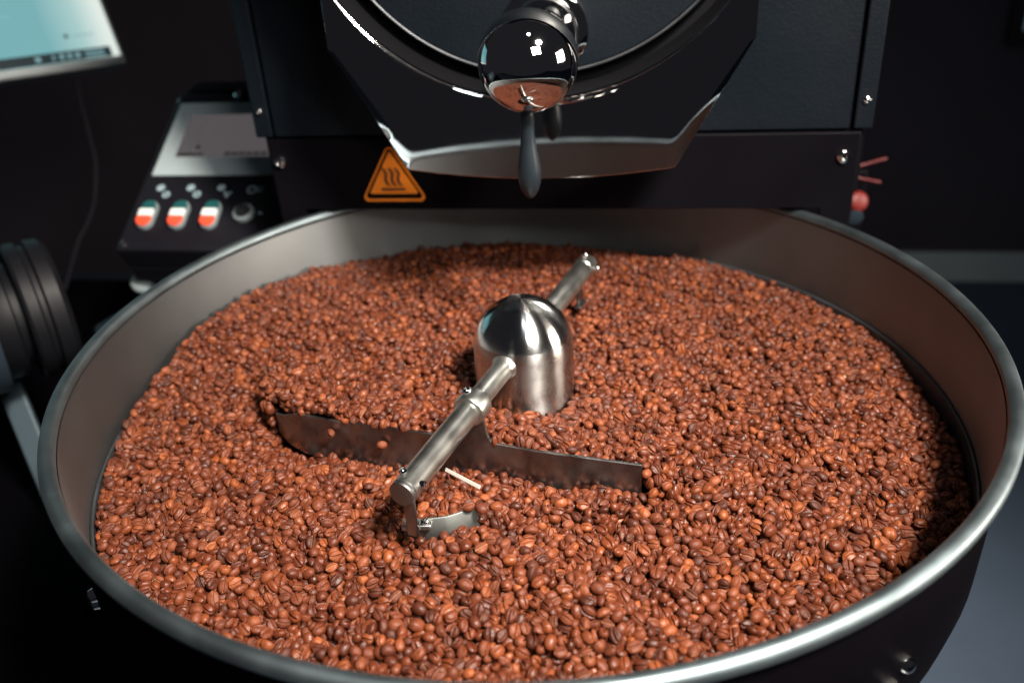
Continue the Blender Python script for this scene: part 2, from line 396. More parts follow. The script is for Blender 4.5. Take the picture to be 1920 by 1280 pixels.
# rear arm
m2 = frame_matrix((0, 0, AZ), A2, UP)
arm2 = MB().lathe([(.0082, .029), (.0082, .1270), (.0086, .1275), (.0086, .1405), (.0074, .1420), (0, .1420)], m2, seg=40).build('arm', M['tube_steel'], stir)
p, d = arm_pt(.137, math.radians(100), .0084, A2); screw(p, d, .0030, arm2, .0030)
p, d = arm_pt(.136, math.radians(-5), .0084, A2); screw(p, d, .0028, arm2, .0030)
b2 = MB(); e2 = Vector((0, 0, AZ)) + A2 * .118
mb2 = Matrix(((SIDE.x, A2.x, 0, e2.x), (SIDE.y, A2.y, 0, e2.y), (0, 0, 1, 0), (0, 0, 0, 1)))
b2.box(-.0012, .0012, -.004, .007, -.046, -.020, mb2); b2.box(-.0012, .0050, -.010, .004, -.042, -.0400, mb2)
b2.build('hanger', M['blade_steel'], stir, bevel=.0006)

# ================================================================ ROASTER
roast = thing('roaster', 'black drum roaster with chrome face plate and chrome ball above the tray', 'roaster', (0, .2155, 0))
PY = .2155
def at_roaster(o): o.location = (0, -PY, 0); return o      # parts are drawn in scene coordinates
def rp(mb, name, material, parent=None, **k):
    o = mb.build(name, M[material], parent or roast, **k)
    if parent is None: at_roaster(o)
    return o
body = rp(MB().box(-.262, .262, PY + .006, .85, .012, .80), 'casing', 'black', bevel=.004)
rp(MB().box(-.20, .20, .36, .80, FLOOR_Z + .004, .010), 'stand', 'black', bevel=.004)
up = rp(MB().box(-.2490, .2475, PY, PY + .005, .0705, .78), 'upper_panel', 'panel', bevel=.0012)
low = MB(); z0 = .0025
low.prism([(-.2560, -.045), (-.2365, -.045), (-.2300, z0), (.2300, z0), (.2365, -.045), (.2568, -.045), (.2568, .0685), (-.2560, .0685)], -(PY + .003), -(PY - .0030), Matrix(((1, 0, 0, 0), (0, 0, -1, 0), (0, 1, 0, 0), (0, 0, 0, 1))))
low = rp(low, 'lower_panel', 'black', bevel=.0012)
for x0, x1 in ((-.2665, -.2515), (.2500, .2650)):
    s = rp(MB().box(x0, x1, PY - .001, PY + .07, .0705, .78), 'corner_strip', 'panel', bevel=.0015)
    screw(((x0 + x1) / 2, PY - .001, .0943), (0, -1, 0), .0031, s, .0022)
for x in (-.2474, .2445): screw((x, PY - .003, .0485), (0, -1, 0), .0058, low, .0034)
# chrome face plate: a crescent under the drum door, leaning back a little
CZ, CR, TILT = .3001, .1800, math.tan(math.radians(2.3))
def plate_y(z): return .129 + TILT * (z - .0606)
outer = [(-.1577, .2130), (-.1577, .1614), (-.1040, .0684)]
nb = 24; outer_pts = []
def seg(a, b, n):
    return [(a[0] + (b[0] - a[0]) * k / n, a[1] + (b[1] - a[1]) * k / n) for k in range(n)]
outer_pts += seg(outer[0], outer[1], 18) + seg(outer[1], outer[2], 30)
outer_pts += [(-.1040 + .208 * k / 40, .0606 + .0078 * (1 - (1 - ((k - 20) / 20) ** 2))) for k in range(40)]
outer_pts += [(-x, z) for x, z in seg(outer[2], outer[1], 30)] + [(-x, z) for x, z in seg(outer[1], outer[0], 18)] + [(.1577, .2130)]
n = len(outer_pts); a0 = math.atan2(.2130 - CZ, -.1577); a1_ = math.atan2(.2130 - CZ, .1577)
inner_pts = [(CR * math.cos(a0 + 2 * math.pi + (a1_ - a0 - 2 * math.pi + 2 * math.pi) * k / (n - 1)), CZ + CR * math.sin(a0 + (a1_ - a0) * k / (n - 1))) for k in range(n)]
inner_pts = [(CR * math.cos(a0 + (a1_ - a0) * k / (n - 1)), CZ + CR * math.sin(a0 + (a1_ - a0) * k / (n - 1))) for k in range(n)]
v = []; f = []; S = 22
for i in range(n):
    (ox, oz), (ix, iz) = outer_pts[i], inner_pts[i]
    Lw = math.hypot(ox - ix, oz - iz)
    for j in range(S + 1):
        s_ = 1 - (1 - j / S) ** 2.0; x = ix + (ox - ix) * s_; z = iz + (oz - iz) * s_
        de = Lw * (1 - s_)
        edge = 0 if 48 <= i <= 88 else (min(1, (48 - i) / 8) if i < 48 else min(1, (i - 88) / 8))
        back = .0014 * edge * max(0, 1 - de / .012) ** 2 if Lw > 1e-4 else 0
        v.append((x, plate_y(z) + back, z))
for i in range(n - 1):
    for j in range(S): f.append((i * (S + 1) + j, i * (S + 1) + j + 1, (i + 1) * (S + 1) + j + 1, (i + 1) * (S + 1) + j))
rp(MB().tube([(x * .9995, plate_y(z) + (.0014 if (i < 46 or i > 90) else .0002), z) for i, (x, z) in enumerate(outer_pts)], .0008, 8), 'plate_edge', 'chrome', smooth=60)
rp(MB().add(v, f), 'face_plate', 'chrome_plate', smooth=50, solid=.0022)
my = lambda y, z=CZ: frame_matrix((0, y, z), (0, -1, 0), (1, 0, 0))       # lathe axis towards the viewer
# edge bead of the opening, recess and door
ring = MB(); arc = [(CR * math.cos(a), plate_y(CZ + CR * math.sin(a)) - .0005, CZ + CR * math.sin(a)) for a in [math.radians(208 + 124 * k / 90) for k in range(91)]]
rp(ring.tube(arc, .0007, 8), 'opening_edge', 'chrome', smooth=60)
rp(MB().lathe([(.1795, -.012), (.1775, -.045), (.1700, -.046), (.1700, -.040)], my(.125), seg=128), 'recess', 'recess')
door = rp(MB().lathe([(.1655, -.020), (.1655, .000), (.1640, .0020), (0, .0020)], my(.160), seg=128), 'drum_door', 'panel', smooth=30)
MB().lathe([(.1660 + .0012 * math.cos(a), .0020 + .0012 * math.sin(a)) for a in [math.radians(30 * k) for k in range(12)]], my(.160), seg=128, closed=True).build('door_ring', M['ring_dark'], door, smooth=60)
rp(MB().lathe([(.150, 0), (.150, -.06), (.0, -.06)], my(.158), seg=64), 'drum_housing', 'black')
BX, BY, BZ = .0050, .0550, .1652; BR = .0331
mk = lambda y: frame_matrix((BX, y, BZ), (0, -1, 0), (1, 0, 0))
colr = rp(MB().lathe([(.0335, -.012), (.0340, .0005), (.0330, .0040), (.0290, .0060), (.0262, .0062), (.0258, .0100), (.0240, .0120), (.0180, .0125), (.0165, .0500), (.0165, .0750)], mk(.158), seg=72), 'knob_collar', 'chrome', smooth=40)
ballp = [(BR * math.sin(math.pi * k / 40), -BR * math.cos(math.pi * k / 40)) for k in range(41)]; ballp[0] = (0, -BR); ballp[-1] = (0, BR)
ball = rp(MB().lathe(ballp, frame_matrix((BX, BY, BZ), (0, 0, 1)), seg=80), 'knob_ball', 'chrome', smooth=60)
# grip below the ball
hx = .0010; tz = .0720; hd = Vector((-.0005, .004, -1)).normalized()
top_h = Vector((.0032, .0500, .1360)); Lh = .0625
mh = frame_matrix(top_h, hd, (1, 0, 0))
gp = [(0, -.0060), (.0035, -.0060), (.0035, .0000), (.0046, .0005), (.0052, .0020), (.0054, .0060), (.0051, .0130), (.0050, .0180), (.0058, .0250), (.0073, .0330), (.0085, .0410), (.0088, .0460), (.0082, .0520), (.0064, .0575), (.0038, .0612), (.0014, .0630), (0, .0634)]
grip = MB().lathe([(r_ * .92, h_) for r_, h_ in gp], mh, seg=40).build('grip', M['handle'], ball, smooth=60)
MB().lathe([(.0036, -.0085), (.0040, -.0080), (.0040, -.0002), (.0030, 0)], mh, seg=28).build('ferrule', M['chrome'], ball, smooth=40)
# hot-surface warning label
LB = Matrix(((1, 0, 0, -.1437), (0, 0, -1, PY - .0030), (0, 1, 0, .0107), (0, 0, 0, 1)))    # a right, b up, third towards the viewer
def round_tri(w, h, r, n=8, cy=0):
    P = [Vector((-w, 0)), Vector((w, 0)), Vector((0, h))]; out = []
    for i in range(3):
        p = P[i]; a = (P[i - 1] - p).normalized(); b = (P[(i + 1) % 3] - p).normalized()
        half = math.acos(max(-1, min(1, a.dot(b)))) / 2; bis = (a + b).normalized(); c = p + bis * (r / math.sin(half))
        s = p + a * (r / math.tan(half)); e_ = p + b * (r / math.tan(half))
        t0 = math.atan2(s.y - c.y, s.x - c.x); t1 = math.atan2(e_.y - c.y, e_.x - c.x)
        while t1 < t0: t1 += 2 * math.pi
        if t1 - t0 > math.pi: t1 -= 2 * math.pi
        out += [(c.x + r * math.cos(t0 + (t1 - t0) * k / n), c.y + cy + r * math.sin(t0 + (t1 - t0) * k / n)) for k in range(n + 1)]
    return out
A_ = round_tri(.0312, .0545, .0040); B_ = [(x * .905, .0019 + (y - 0) * .905 + .0006) for x, y in round_tri(.0312, .0545, .0034)]
mb = MB(); n3 = len(A_)
mb.add([LB @ Vector((x, y, .0006)) for x, y in A_] + [LB @ Vector((x, y, .0006)) for x, y in B_] + [LB @ Vector((x, y, -.0004)) for x, y in A_], [(k, (k + 1) % n3, n3 + (k + 1) % n3, n3 + k) for k in range(n3)] + [(k, 2 * n3 + k, 2 * n3 + (k + 1) % n3, (k + 1) % n3) for k in range(n3)])
sign = rp(mb, 'warning_label', 'orange'); tag(sign, 'orange triangular hot surface warning label')
tri = [(x * .73, .0073 + y * .73) for x, y in round_tri(.0312, .0545, .0012, 4)]
MB().prism(tri, -.0004, .0006, LB).build('triangle', M['orange'], sign)
MB().box(-.0112, .0112, .0107, .0126, .0004, .0012, LB).build('bar', M['ink'], sign)
for k in range(3):
    pts = []
    for i in range(15):
        t = i / 14; pts.append((-.0075 + .0058 * k + .0052 * (1 - t) - .0016 * math.sin(t * 2 * math.pi) - .0008, .0150 + .0165 * t))
    q = MB(); vv = []; ff = []
    for i, (x, y) in enumerate(pts):
        for sgn in (-1, 1):
            for d_ in (.0004, .0012): vv.append(LB @ Vector((x + sgn * .00095, y, d_)))
    for i in range(14):
        a = i * 4; b = a + 4
        ff += [(a + 1, a + 3, b + 3, b + 1), (a, a + 1, b + 1, b), (a + 2, b + 2, b + 3, a + 3), (a, b, b + 2, a + 2)]
    q.add(vv, ff).build('heat_wave', M['ink'], sign)

# ================================================================ CONTROL CONSOLE
M['console'] = mat('console_black', (.007, .0065, .0095), .5, 0, .2, rough_var=(15, .1))
M['bezel'] = mat('pale_bezel', (.42, .49, .51), .35, 0, .5, noise=(12, .15))
M['display'] = mat('display', (.03, .03, .032), .25, 0, .5, emit=(.085, .075, .078), emit_s=1.0)
M['display_dark'] = mat('display_dark', (.01, .01, .01), .3, emit=(.012, .011, .013), emit_s=1.0)
M['btn_green'] = mat('green_button', (.012, .085, .085), .35, coat=.3)
M['btn_white'] = mat('white_lens', (.75, .78, .76), .4)
M['btn_red'] = mat('red_button', (.75, .075, .035), .35, emit=(.9, .12, .05), emit_s=.18)
M['print'] = mat('pale_print', (.30, .40, .44), .5)
M['grey_plastic'] = mat('grey_plastic', (.20, .24, .25), .5)
CX0 = -.460; P0 = Vector((CX0, .2588, -.0539)); EC = Vector((0, .8823, .4710)); NC = Vector((0, -.4710, .8823))
console = thing('control_console', 'black sloping control console with touch screen and three push buttons beside the roaster', 'control console', P0)
CM = Matrix(((1, 0, 0, 0), (0, EC.y, NC.y, 0), (0, EC.z, NC.z, 0), (0, 0, 0, 1)))    # (right, up the slope, out of the face)
cs = MB(); cs.box(-.004, .1935, -.006, .2270, -.0300, 0, CM)
cs.build('face', M['console'], console, bevel=.003)
cb = MB()
sidep = [(-.006, -.03), (.2265, -.03), (.2265, -.0005), (.262, -.016), (.262, -.16), (-.006, -.05)]
Msd = CM @ Matrix(((0, 0, 1, 0), (1, 0, 0, 0), (0, 1, 0, 0), (0, 0, 0, 1)))
cb.prism(sidep, -.003, .1930, Msd); cb.build('casing', M['console'], console, bevel=.002)
cp_ = MB().prism([(.235, -.0034), (.262, -.0148), (.262, -.013), (.235, -.0010)], .004, .190, Msd).build('top_strip', M['handle'], console)
bz = MB().box(.0045, .186, .0960, .2090, 0, .0030, CM).build('touch_screen', M['bezel'], console, bevel=.0015)
dp = MB().box(.0245, .172, .1225, .1880, .0030, .0036, CM).build('display', M['display'], bz)
for x0, x1, y0, y1 in ((.0265, .048, .1240, .1275), (.050, .056, .1240, .1275), (.0445, .0500, .1345, .1390)):
    MB().box(x0, x1, y0, y1, .0036, .0039, CM).build('display_mark', M['display_dark'], bz)
for k in range(8): MB().box(.0820 + k * .0085, .0882 + k * .0085, .1240, .1285, .0036, .0039, CM).build('display_mark', M['display_dark'], bz)
MB().box(.0435, .0440, .1300, .1860, .0036, .0038, CM).build('display_mark', M['print'], bz)
def stadium(w, h, n=10):
    r = w / 2; return [(r * math.cos(a), (h / 2 - r) + r * math.sin(a)) for a in [math.pi * k / n for k in range(n + 1)]] + [(r * math.cos(a), -(h / 2 - r) + r * math.sin(a)) for a in [math.pi + math.pi * k / n for k in range(n + 1)]]
def clip_poly(poly, lo, hi):
    out = []
    for (sgn, lim) in ((1, lo), (-1, hi)):
        out = []; src = poly
        for i in range(len(src)):
            a, b = src[i - 1], src[i]; ia, ib = sgn * (a[1] - lim) >= 0, sgn * (b[1] - lim) >= 0
            if ia != ib: t = (lim - a[1]) / (b[1] - a[1]); out.append((a[0] + (b[0] - a[0]) * t, lim))
            if ib: out.append(b)
        poly = out
    return poly
for k in range(3):
    T = CM @ Matrix.Translation((.0192 + .0357 * k, .0390, 0))
    b = MB().prism(stadium(.0178, .0370), -.001, .0050, T).build('push_button', M['grey_plastic'], console, bevel=.0008)
    MB().prism(clip_poly(stadium(.0156, .0346), .0050, .03), .0040, .0070, T).build('green_key', M['btn_green'], b, bevel=.0006)
    MB().prism(clip_poly(stadium(.0156, .0346), -.0050, .0046), .0040, .0088, T).build('lens', M['btn_white'], b, bevel=.0008)
    MB().prism(clip_poly(stadium(.0156, .0346), -.03, -.0053), .0040, .0082, T).build('red_key', M['btn_red'], b, bevel=.0006)
T = CM @ Matrix.Translation((.1262, .0420, 0))
ks = MB().lathe([(.0115, -.001), (.0115, .004), (.0095, .0060), (.0085, .0060), (.0080, .0035)], T, seg=36).build('key_switch', M['grey_plastic'], console)
MB().lathe([(.0080, .0030), (.0078, .0075), (0, .0080)], T, seg=28).build('key_barrel', M['ink'], ks)
def icon(parts):
    q = MB()
    for kind, x, y, r0, r1 in parts:
        T = CM @ Matrix.Translation((x, y, 0)); nseg = 28
        if kind == 'gear':
            poly = []
            for j in range(nseg * 2):
                a = math.pi * j / nseg; rr = r1 * (1.0 if (j // 4) % 2 else .86); poly.append((rr * math.cos(a), rr * math.sin(a)))
            vv = [T @ Vector((x_, y_, .0005)) for x_, y_ in poly] + [T @ Vector((r0 * math.cos(math.pi * j / nseg), r0 * math.sin(math.pi * j / nseg), .0005)) for j in range(nseg * 2)]
            nn = nseg * 2; q.add(vv, [(j, (j + 1) % nn, nn + (j + 1) % nn, nn + j) for j in range(nn)])
        if kind == 'fan':
            for j in range(3):
                a = 2 * math.pi * j / 3 + .5; c, s = math.cos(a), math.sin(a)
                q.add([T @ Vector((c * px - s * py, s * px + c * py, .0005)) for px, py in ((.0004, -.0008), (r1 * .7, -.0020), (r1, 0), (r1 * .7, .0020), (.0004, .0008))], [(0, 1, 2, 3, 4)])
        if kind == 'bar': q.add([T @ Vector((px, py, .0005)) for px, py in ((-r0, -r1), (r0, -r1), (r0, r1), (-r0, r1))], [(0, 1, 2, 3)])
    return q.build('icon', M['print'], console)
icon([('gear', .0202, .0794, .0006, .0050), ('gear', .0295, .0697, .0020, .0048)])
icon([('gear', .0552, .0794, .0006, .0050), ('gear', .0650, .0700, .0020, .0048)])
icon([('gear', .0905, .0792, .0006, .0048), ('fan', .0995, .0700, 0, .0052)])
icon([('gear', .1258, .0760, .0038, .0058), ('bar', .1350, .0795, .0036, .0006), ('bar', .1340, .0765, .0026, .0006), ('bar', .1350, .0735, .0036, .0006)])
icon([('bar', .1437, .0430, .0022, .0010)])
for x, y in ((.0025, .0020), (.0010, .2150), (.0730, .2200)):
    screw(P0 + CM @ Vector((x, y, .0)) - P0, NC, .0034 if x < .05 else .006, console, .0022 if x < .05 else .007)

# ================================================================ MONITOR and its cable
M['mon_frame'] = mat('silver_frame', (.62, .66, .67), .35, .6, noise=(20, .1))
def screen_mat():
    m = mat('screen_glow_glare', (.02, .03, .03), .22, 0, .5); nt = m.node_tree; N = nt.nodes; K = nt.links; b = N['Principled BSDF']
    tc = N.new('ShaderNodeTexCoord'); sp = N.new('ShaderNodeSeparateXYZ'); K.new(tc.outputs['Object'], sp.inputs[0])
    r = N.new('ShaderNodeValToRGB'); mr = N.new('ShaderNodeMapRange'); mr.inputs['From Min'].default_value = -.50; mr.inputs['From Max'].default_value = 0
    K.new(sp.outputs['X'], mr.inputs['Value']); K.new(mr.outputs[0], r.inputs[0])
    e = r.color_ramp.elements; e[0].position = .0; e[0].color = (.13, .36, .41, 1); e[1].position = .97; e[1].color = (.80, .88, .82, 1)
    x = e.new(.80); x.color = (.19, .44, .47, 1); x = e.new(.90); x.color = (.42, .63, .62, 1)  # whitening to the right paints reflected glare into the screen's emission
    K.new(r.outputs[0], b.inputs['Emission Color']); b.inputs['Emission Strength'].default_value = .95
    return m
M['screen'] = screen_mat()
M['screen_dim'] = mat('screen_dim', (.02, .02, .02), .3, emit=(.010, .022, .028), emit_s=1)
M['screen_mark'] = mat('screen_mark', (.02, .02, .02), .3, emit=(.20, .36, .38), emit_s=1)
M['screen_pale'] = mat('screen_pale', (.02, .02, .02), .3, emit=(.20, .50, .54), emit_s=1)
Q0 = Vector((-.6648, .7005, .0429)); Q1 = Vector((-.7621, .5512, .0541)); QT = Vector((-.6804, .7431, .1234))
mx = (Q0 - Q1).normalized(); mzv = (QT - Q0); mzv = (mzv - mx * mzv.dot(mx)).normalized(); mn = mx.cross(mzv)      # right, up, towards the viewer
mon = thing('monitor', 'flat monitor with glowing pale teal screen and silver frame above the console', 'monitor', Q0)
MM = Matrix(((mx.x, mzv.x, mn.x, 0), (mx.y, mzv.y, mn.y, 0), (mx.z, mzv.z, mn.z, 0), (0, 0, 0, 1)))
def mpart(mb, name, material, parent=mon, **k):
    o = mb.build(name, M[material], parent, **k)
    if parent is mon: o.matrix_local = MM
    return o
mpart(MB().box(-.56, 0, 0, .36, -.030, 0), 'frame', 'mon_frame', bevel=.003)
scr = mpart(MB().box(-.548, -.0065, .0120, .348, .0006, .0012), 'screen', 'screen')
mpart(MB().box(-.548, -.018, .0125, .0265, .0012, .0015), 'task_bar', 'screen_dim', scr)
for x0, x1 in ((-.125, -.118), (-.102, -.099), (-.092, -.086), (-.081, -.075), (-.070, -.063)): mpart(MB().box(x0, x1, .0165, .0230, .0015, .0018), 'task_icon', 'screen_mark', scr)
for y0 in (.0150, .0205): mpart(MB().box(-.056, -.028, y0, y0 + .0028, .0015, .0018), 'task_icon', 'screen_mark', scr)
mpart(MB().box(-.0750, -.0700, .0440, .0490, .0012, .0015), 'page_mark', 'screen_dim', scr)
mpart(MB().box(-.0640, -.0330, .0450, .0465, .0012, .0015), 'page_mark', 'screen_mark', scr)
for y0 in (.080, .104): mpart(MB().box(-.190, -.135, y0, y0 + .0012, .0012, .0015), 'page_mark', 'screen_pale', scr)
mpart(MB().box(-.30, -.26, .17, .21, -.10, -.030), 'mount', 'black')
cab = MB().tube([(-.7055, .6314, .0355), (-.6960, .6100, -.0060), (-.6880, .5980, -.0300), (-.6776, .5806, -.0634), (-.6760, .5640, -.0900), (-.6780, .5513, -.1153), (-.6870, .5370, -.1400), (-.6977, .5249, -.1564), (-.72, .49, -.22)], .0034, 10).build('cable', M['console'])
tag(cab, 'thin black cable hanging below the monitor', 'cable')

# ================================================================ MACHINE PARTS ON THE LEFT
M['duct'] = mat('grey_duct', (.016, .026, .036), .5, .1, .3, rough_var=(8, .08))
M['duct_black'] = mat('black_ring', (.004, .004, .0055), .5, 0, .2, rough_var=(20, .08))
M['strut'] = mat('blue_grey_bar', (.05, .075, .092), .5, .2)
duct = thing('exhaust_duct', 'dark round duct end with black clamp ring left of the tray', 'duct', (-.508, .142, -.075))
ax = Vector((.72, .69, -.02)).normalized()
dm = frame_matrix((0, 0, 0), ax, (0, 0, 1))
MB().lathe([(.0, -.30), (.068, -.30), (.068, -.026), (.066, -.023), (0, -.023)], dm, seg=64).build('pipe', M['duct'], duct)
MB().lathe([(.056, -.024), (.058, -.020), (.058, -.006), (.050, -.004), (.050, .004)], dm, seg=64).build('neck', M['duct_black'], duct)
MB().lathe([(.048, .002), (.064, .004), (.066, .007), (.066, .016), (.062, .018), (.062, .022), (.066, .024), (.065, .036), (.060, .041), (.0, .042)], dm, seg=40).build('clamp_ring', M['duct_black'], duct, smooth=30)
st = MB(); a = Vector((-.556, .1545, -.136)); b = Vector((-.492, .089, -.272)); dv = (b - a); ms = frame_matrix(a, dv, (1, .3, 0))
st.box(-.011, .011, -.004, .004, 0, dv.length * 1.35, ms); tag(st.build('strut', M['strut'], bevel=.0015), 'flat blue grey metal bar slanting down below the round duct', 'metal bar')
bp_ = MB().prism([(-.100, -.115), (.0, -.060), (.045, -.028), (.045, -.055), (-.045, -.16), (-.10, -.2)], -.004, .004, Matrix(((1, 0, 0, -.47), (0, 0, -1, .33), (0, 1, 0, -.075), (0, 0, 0, 1))))
tag(bp_.build('bracket_plate', M['duct'], bevel=.001), 'dim grey sheet metal bracket between the duct and the tray rim', 'bracket')
kn = thing('round_knob', 'small round pale grey knob beside the tray rim below the console', 'knob', (-.471, .2965, -.1151))
km = frame_matrix((0, 0, 0), (.35, -.80, .48))
MB().lathe([(0, .010), (.009, .0095), (.0118, .0075), (.0124, .003), (.0118, -.002), (.006, -.003)], km, seg=32).build('cap', M['grey_plastic'], kn, smooth=50)
MB().lathe([(.006, -.0025), (.006, -.05), (0, -.05)], km, seg=20).build('stem', M['black'], kn)

cbn = thing('added_dark_box', 'added black box hiding the lit floor to the left below the tray', 'added box', (-.80, .10, FLOOR_Z))  # added box, covers the lit floor so the lower left stays dark
MB().box(-.42, .40, -.52, .55, .004, .50).build('added_box_body', M['drum'], cbn, bevel=.006)
MB().box(-.42, .404, -.524, .55, .502, .520).build('added_box_top', M['drum'], cbn, bevel=.004)

# ================================================================ RIGHT SIDE
M['red'] = mat('red_plastic', (.14, .008, .006), .5)
M['red_wire'] = mat('red_wire', (.08, .004, .006), .5)
es = thing('emergency_stop', 'red mushroom emergency stop button with red wires beside the roaster', 'emergency stop', (.3049, .3999, -.0612))
em = frame_matrix((0, 0, 0), (.32, -.80, .30))
MB().lathe([(0, .006), (.007, .0055), (.0105, .0035), (.0115, 0), (.0108, -.004), (.007, -.006)], em, seg=36).build('button', M['red'], es, smooth=50)
MB().lathe([(.007, -.0055), (.0095, -.007), (.0105, -.012), (.0105, -.020), (0, -.020)], em, seg=30).build('collar', M['grey_plastic'], es)
MB().box(-.055, .010, .012, .06, -.060, .030).build('box', M['black'], es, bevel=.003)
MB().lathe([(.009, -.013), (.0085, .0), (.004, .001), (0, .001)], frame_matrix((-.0014, -.0077, -.0155), (.2, -.9, -.2)), seg=24).build('base', M['duct'], es)
for pts in ([(-.018, .018, .026), (-.0051, .0168, .0314), (.010, .020, .0350), (.0227, .0248, .0372), (.030, .03, .037)], [(-.018, .018, .026), (-.0050, .0121, .0230), (.008, .0125, .0200), (.0175, .0130, .0178), (.024, .018, .015)]):
    MB().tube(pts, .0019, 10).build('wire', M['red_wire'], es, smooth=60)
M['frame_dark'] = mat('dark_frame', (.02, .018, .022), .6)
M['pane'] = mat('dim_pane', (.02, .03, .035), .2, emit=(.045, .075, .085), emit_s=1)
wf = thing('wall_screen', 'dark framed pane with bluish glow high on the far wall', 'wall screen', (.905, WALL_Y, -.18))
MB().box(0, .45, -.030, -.002, 0, .30).build('frame', M['frame_dark'], wf, bevel=.003)
MB().box(.030, .420, -.033, -.031, .030, .270).build('pane', M['pane'], wf)
# ================================================================ COFFEE BEANS
def bean_material():
    m = bpy.data.materials.new('roasted_bean'); m.use_nodes = True; nt = m.node_tree; N = nt.nodes; K = nt.links; b = N['Principled BSDF']
    oi = N.new('ShaderNodeObjectInfo'); r = N.new('ShaderNodeValToRGB'); K.new(oi.outputs['Random'], r.inputs[0])
    e = r.color_ramp.elements
    e[0].position = 0; e[0].color = (.044, .0100, .0045, 1); e[1].position = 1; e[1].color = (.205, .0510, .0145, 1)
    for p, c in ((.18, (.069, .0149, .0059)), (.45, (.094, .0206, .0074)), (.75, (.117, .0268, .0091)), (.93, (.152, .0372, .0118))):
        x = e.new(p); x.color = (*c, 1)
    tc = N.new('ShaderNodeTexCoord')
    add = N.new('ShaderNodeVectorMath'); add.operation = 'ADD'; K.new(tc.outputs['Object'], add.inputs[0])
    sc = N.new('ShaderNodeMath'); sc.operation = 'MULTIPLY'; sc.inputs[1].default_value = 9; K.new(oi.outputs['Random'], sc.inputs[0])
    K.new(sc.outputs[0], add.inputs[1])
    t = N.new('ShaderNodeTexNoise'); t.inputs['Scale'].default_value = 260; t.inputs['Detail'].default_value = 4; K.new(add.outputs[0], t.inputs['Vector'])
    mr = N.new('ShaderNodeMapRange'); mr.inputs['From Min'].default_value = .3; mr.inputs['From Max'].default_value = .7
    mr.inputs['To Min'].default_value = .72; mr.inputs['To Max'].default_value = 1.12; K.new(t.outputs['Fac'], mr.inputs['Value'])
    mx = N.new('ShaderNodeMix'); mx.data_type = 'RGBA'; mx.blend_type = 'MULTIPLY'; mx.inputs[0].default_value = 1
    K.new(r.outputs[0], mx.inputs[6]); K.new(mr.outputs[0], mx.inputs[7])
    at_ = N.new('ShaderNodeAttribute'); at_.attribute_name = 'skin'          # silverskin left in the centre cut
    chf = N.new('ShaderNodeMix'); chf.data_type = 'RGBA'; K.new(mx.outputs[2], chf.inputs[6]); chf.inputs[7].default_value = (.34, .17, .085, 1)
    fr = N.new('ShaderNodeMath'); fr.operation = 'FRACT'; s2 = N.new('ShaderNodeMath'); s2.operation = 'MULTIPLY'; s2.inputs[1].default_value = 37
    K.new(oi.outputs['Random'], s2.inputs[0]); K.new(s2.outputs[0], fr.inputs[0])
    pw = N.new('ShaderNodeMath'); pw.operation = 'POWER'; pw.inputs[1].default_value = 5.0; K.new(fr.outputs[0], pw.inputs[0])
    ml = N.new('ShaderNodeMath'); ml.operation = 'MULTIPLY'; K.new(at_.outputs['Fac'], ml.inputs[0]); K.new(pw.outputs[0], ml.inputs[1]); K.new(ml.outputs[0], chf.inputs[0])
    K.new(chf.outputs[2], b.inputs['Base Color'])
    b.inputs['Specular IOR Level'].default_value = .30
    rv = N.new('ShaderNodeMapRange'); rv.inputs['To Min'].default_value = .36; rv.inputs['To Max'].default_value = .62; K.new(fr.outputs[0], rv.inputs['Value']); K.new(rv.outputs[0], b.inputs['Roughness'])
    t2 = N.new('ShaderNodeTexNoise'); t2.inputs['Scale'].default_value = 620; t2.inputs['Detail'].default_value = 3; K.new(add.outputs[0], t2.inputs['Vector'])
    bp = N.new('ShaderNodeBump'); bp.inputs['Strength'].default_value = .55; bp.inputs['Distance'].default_value = .0007; K.new(t2.outputs['Fac'], bp.inputs['Height']); K.new(bp.outputs[0], b.inputs['Normal'])
    return m
M['bean'] = bean_material()
M['bean_bed'] = mat('bean_bed', (.010, .003, .0018), .95, 0, 0.0, noise=(300, .6))

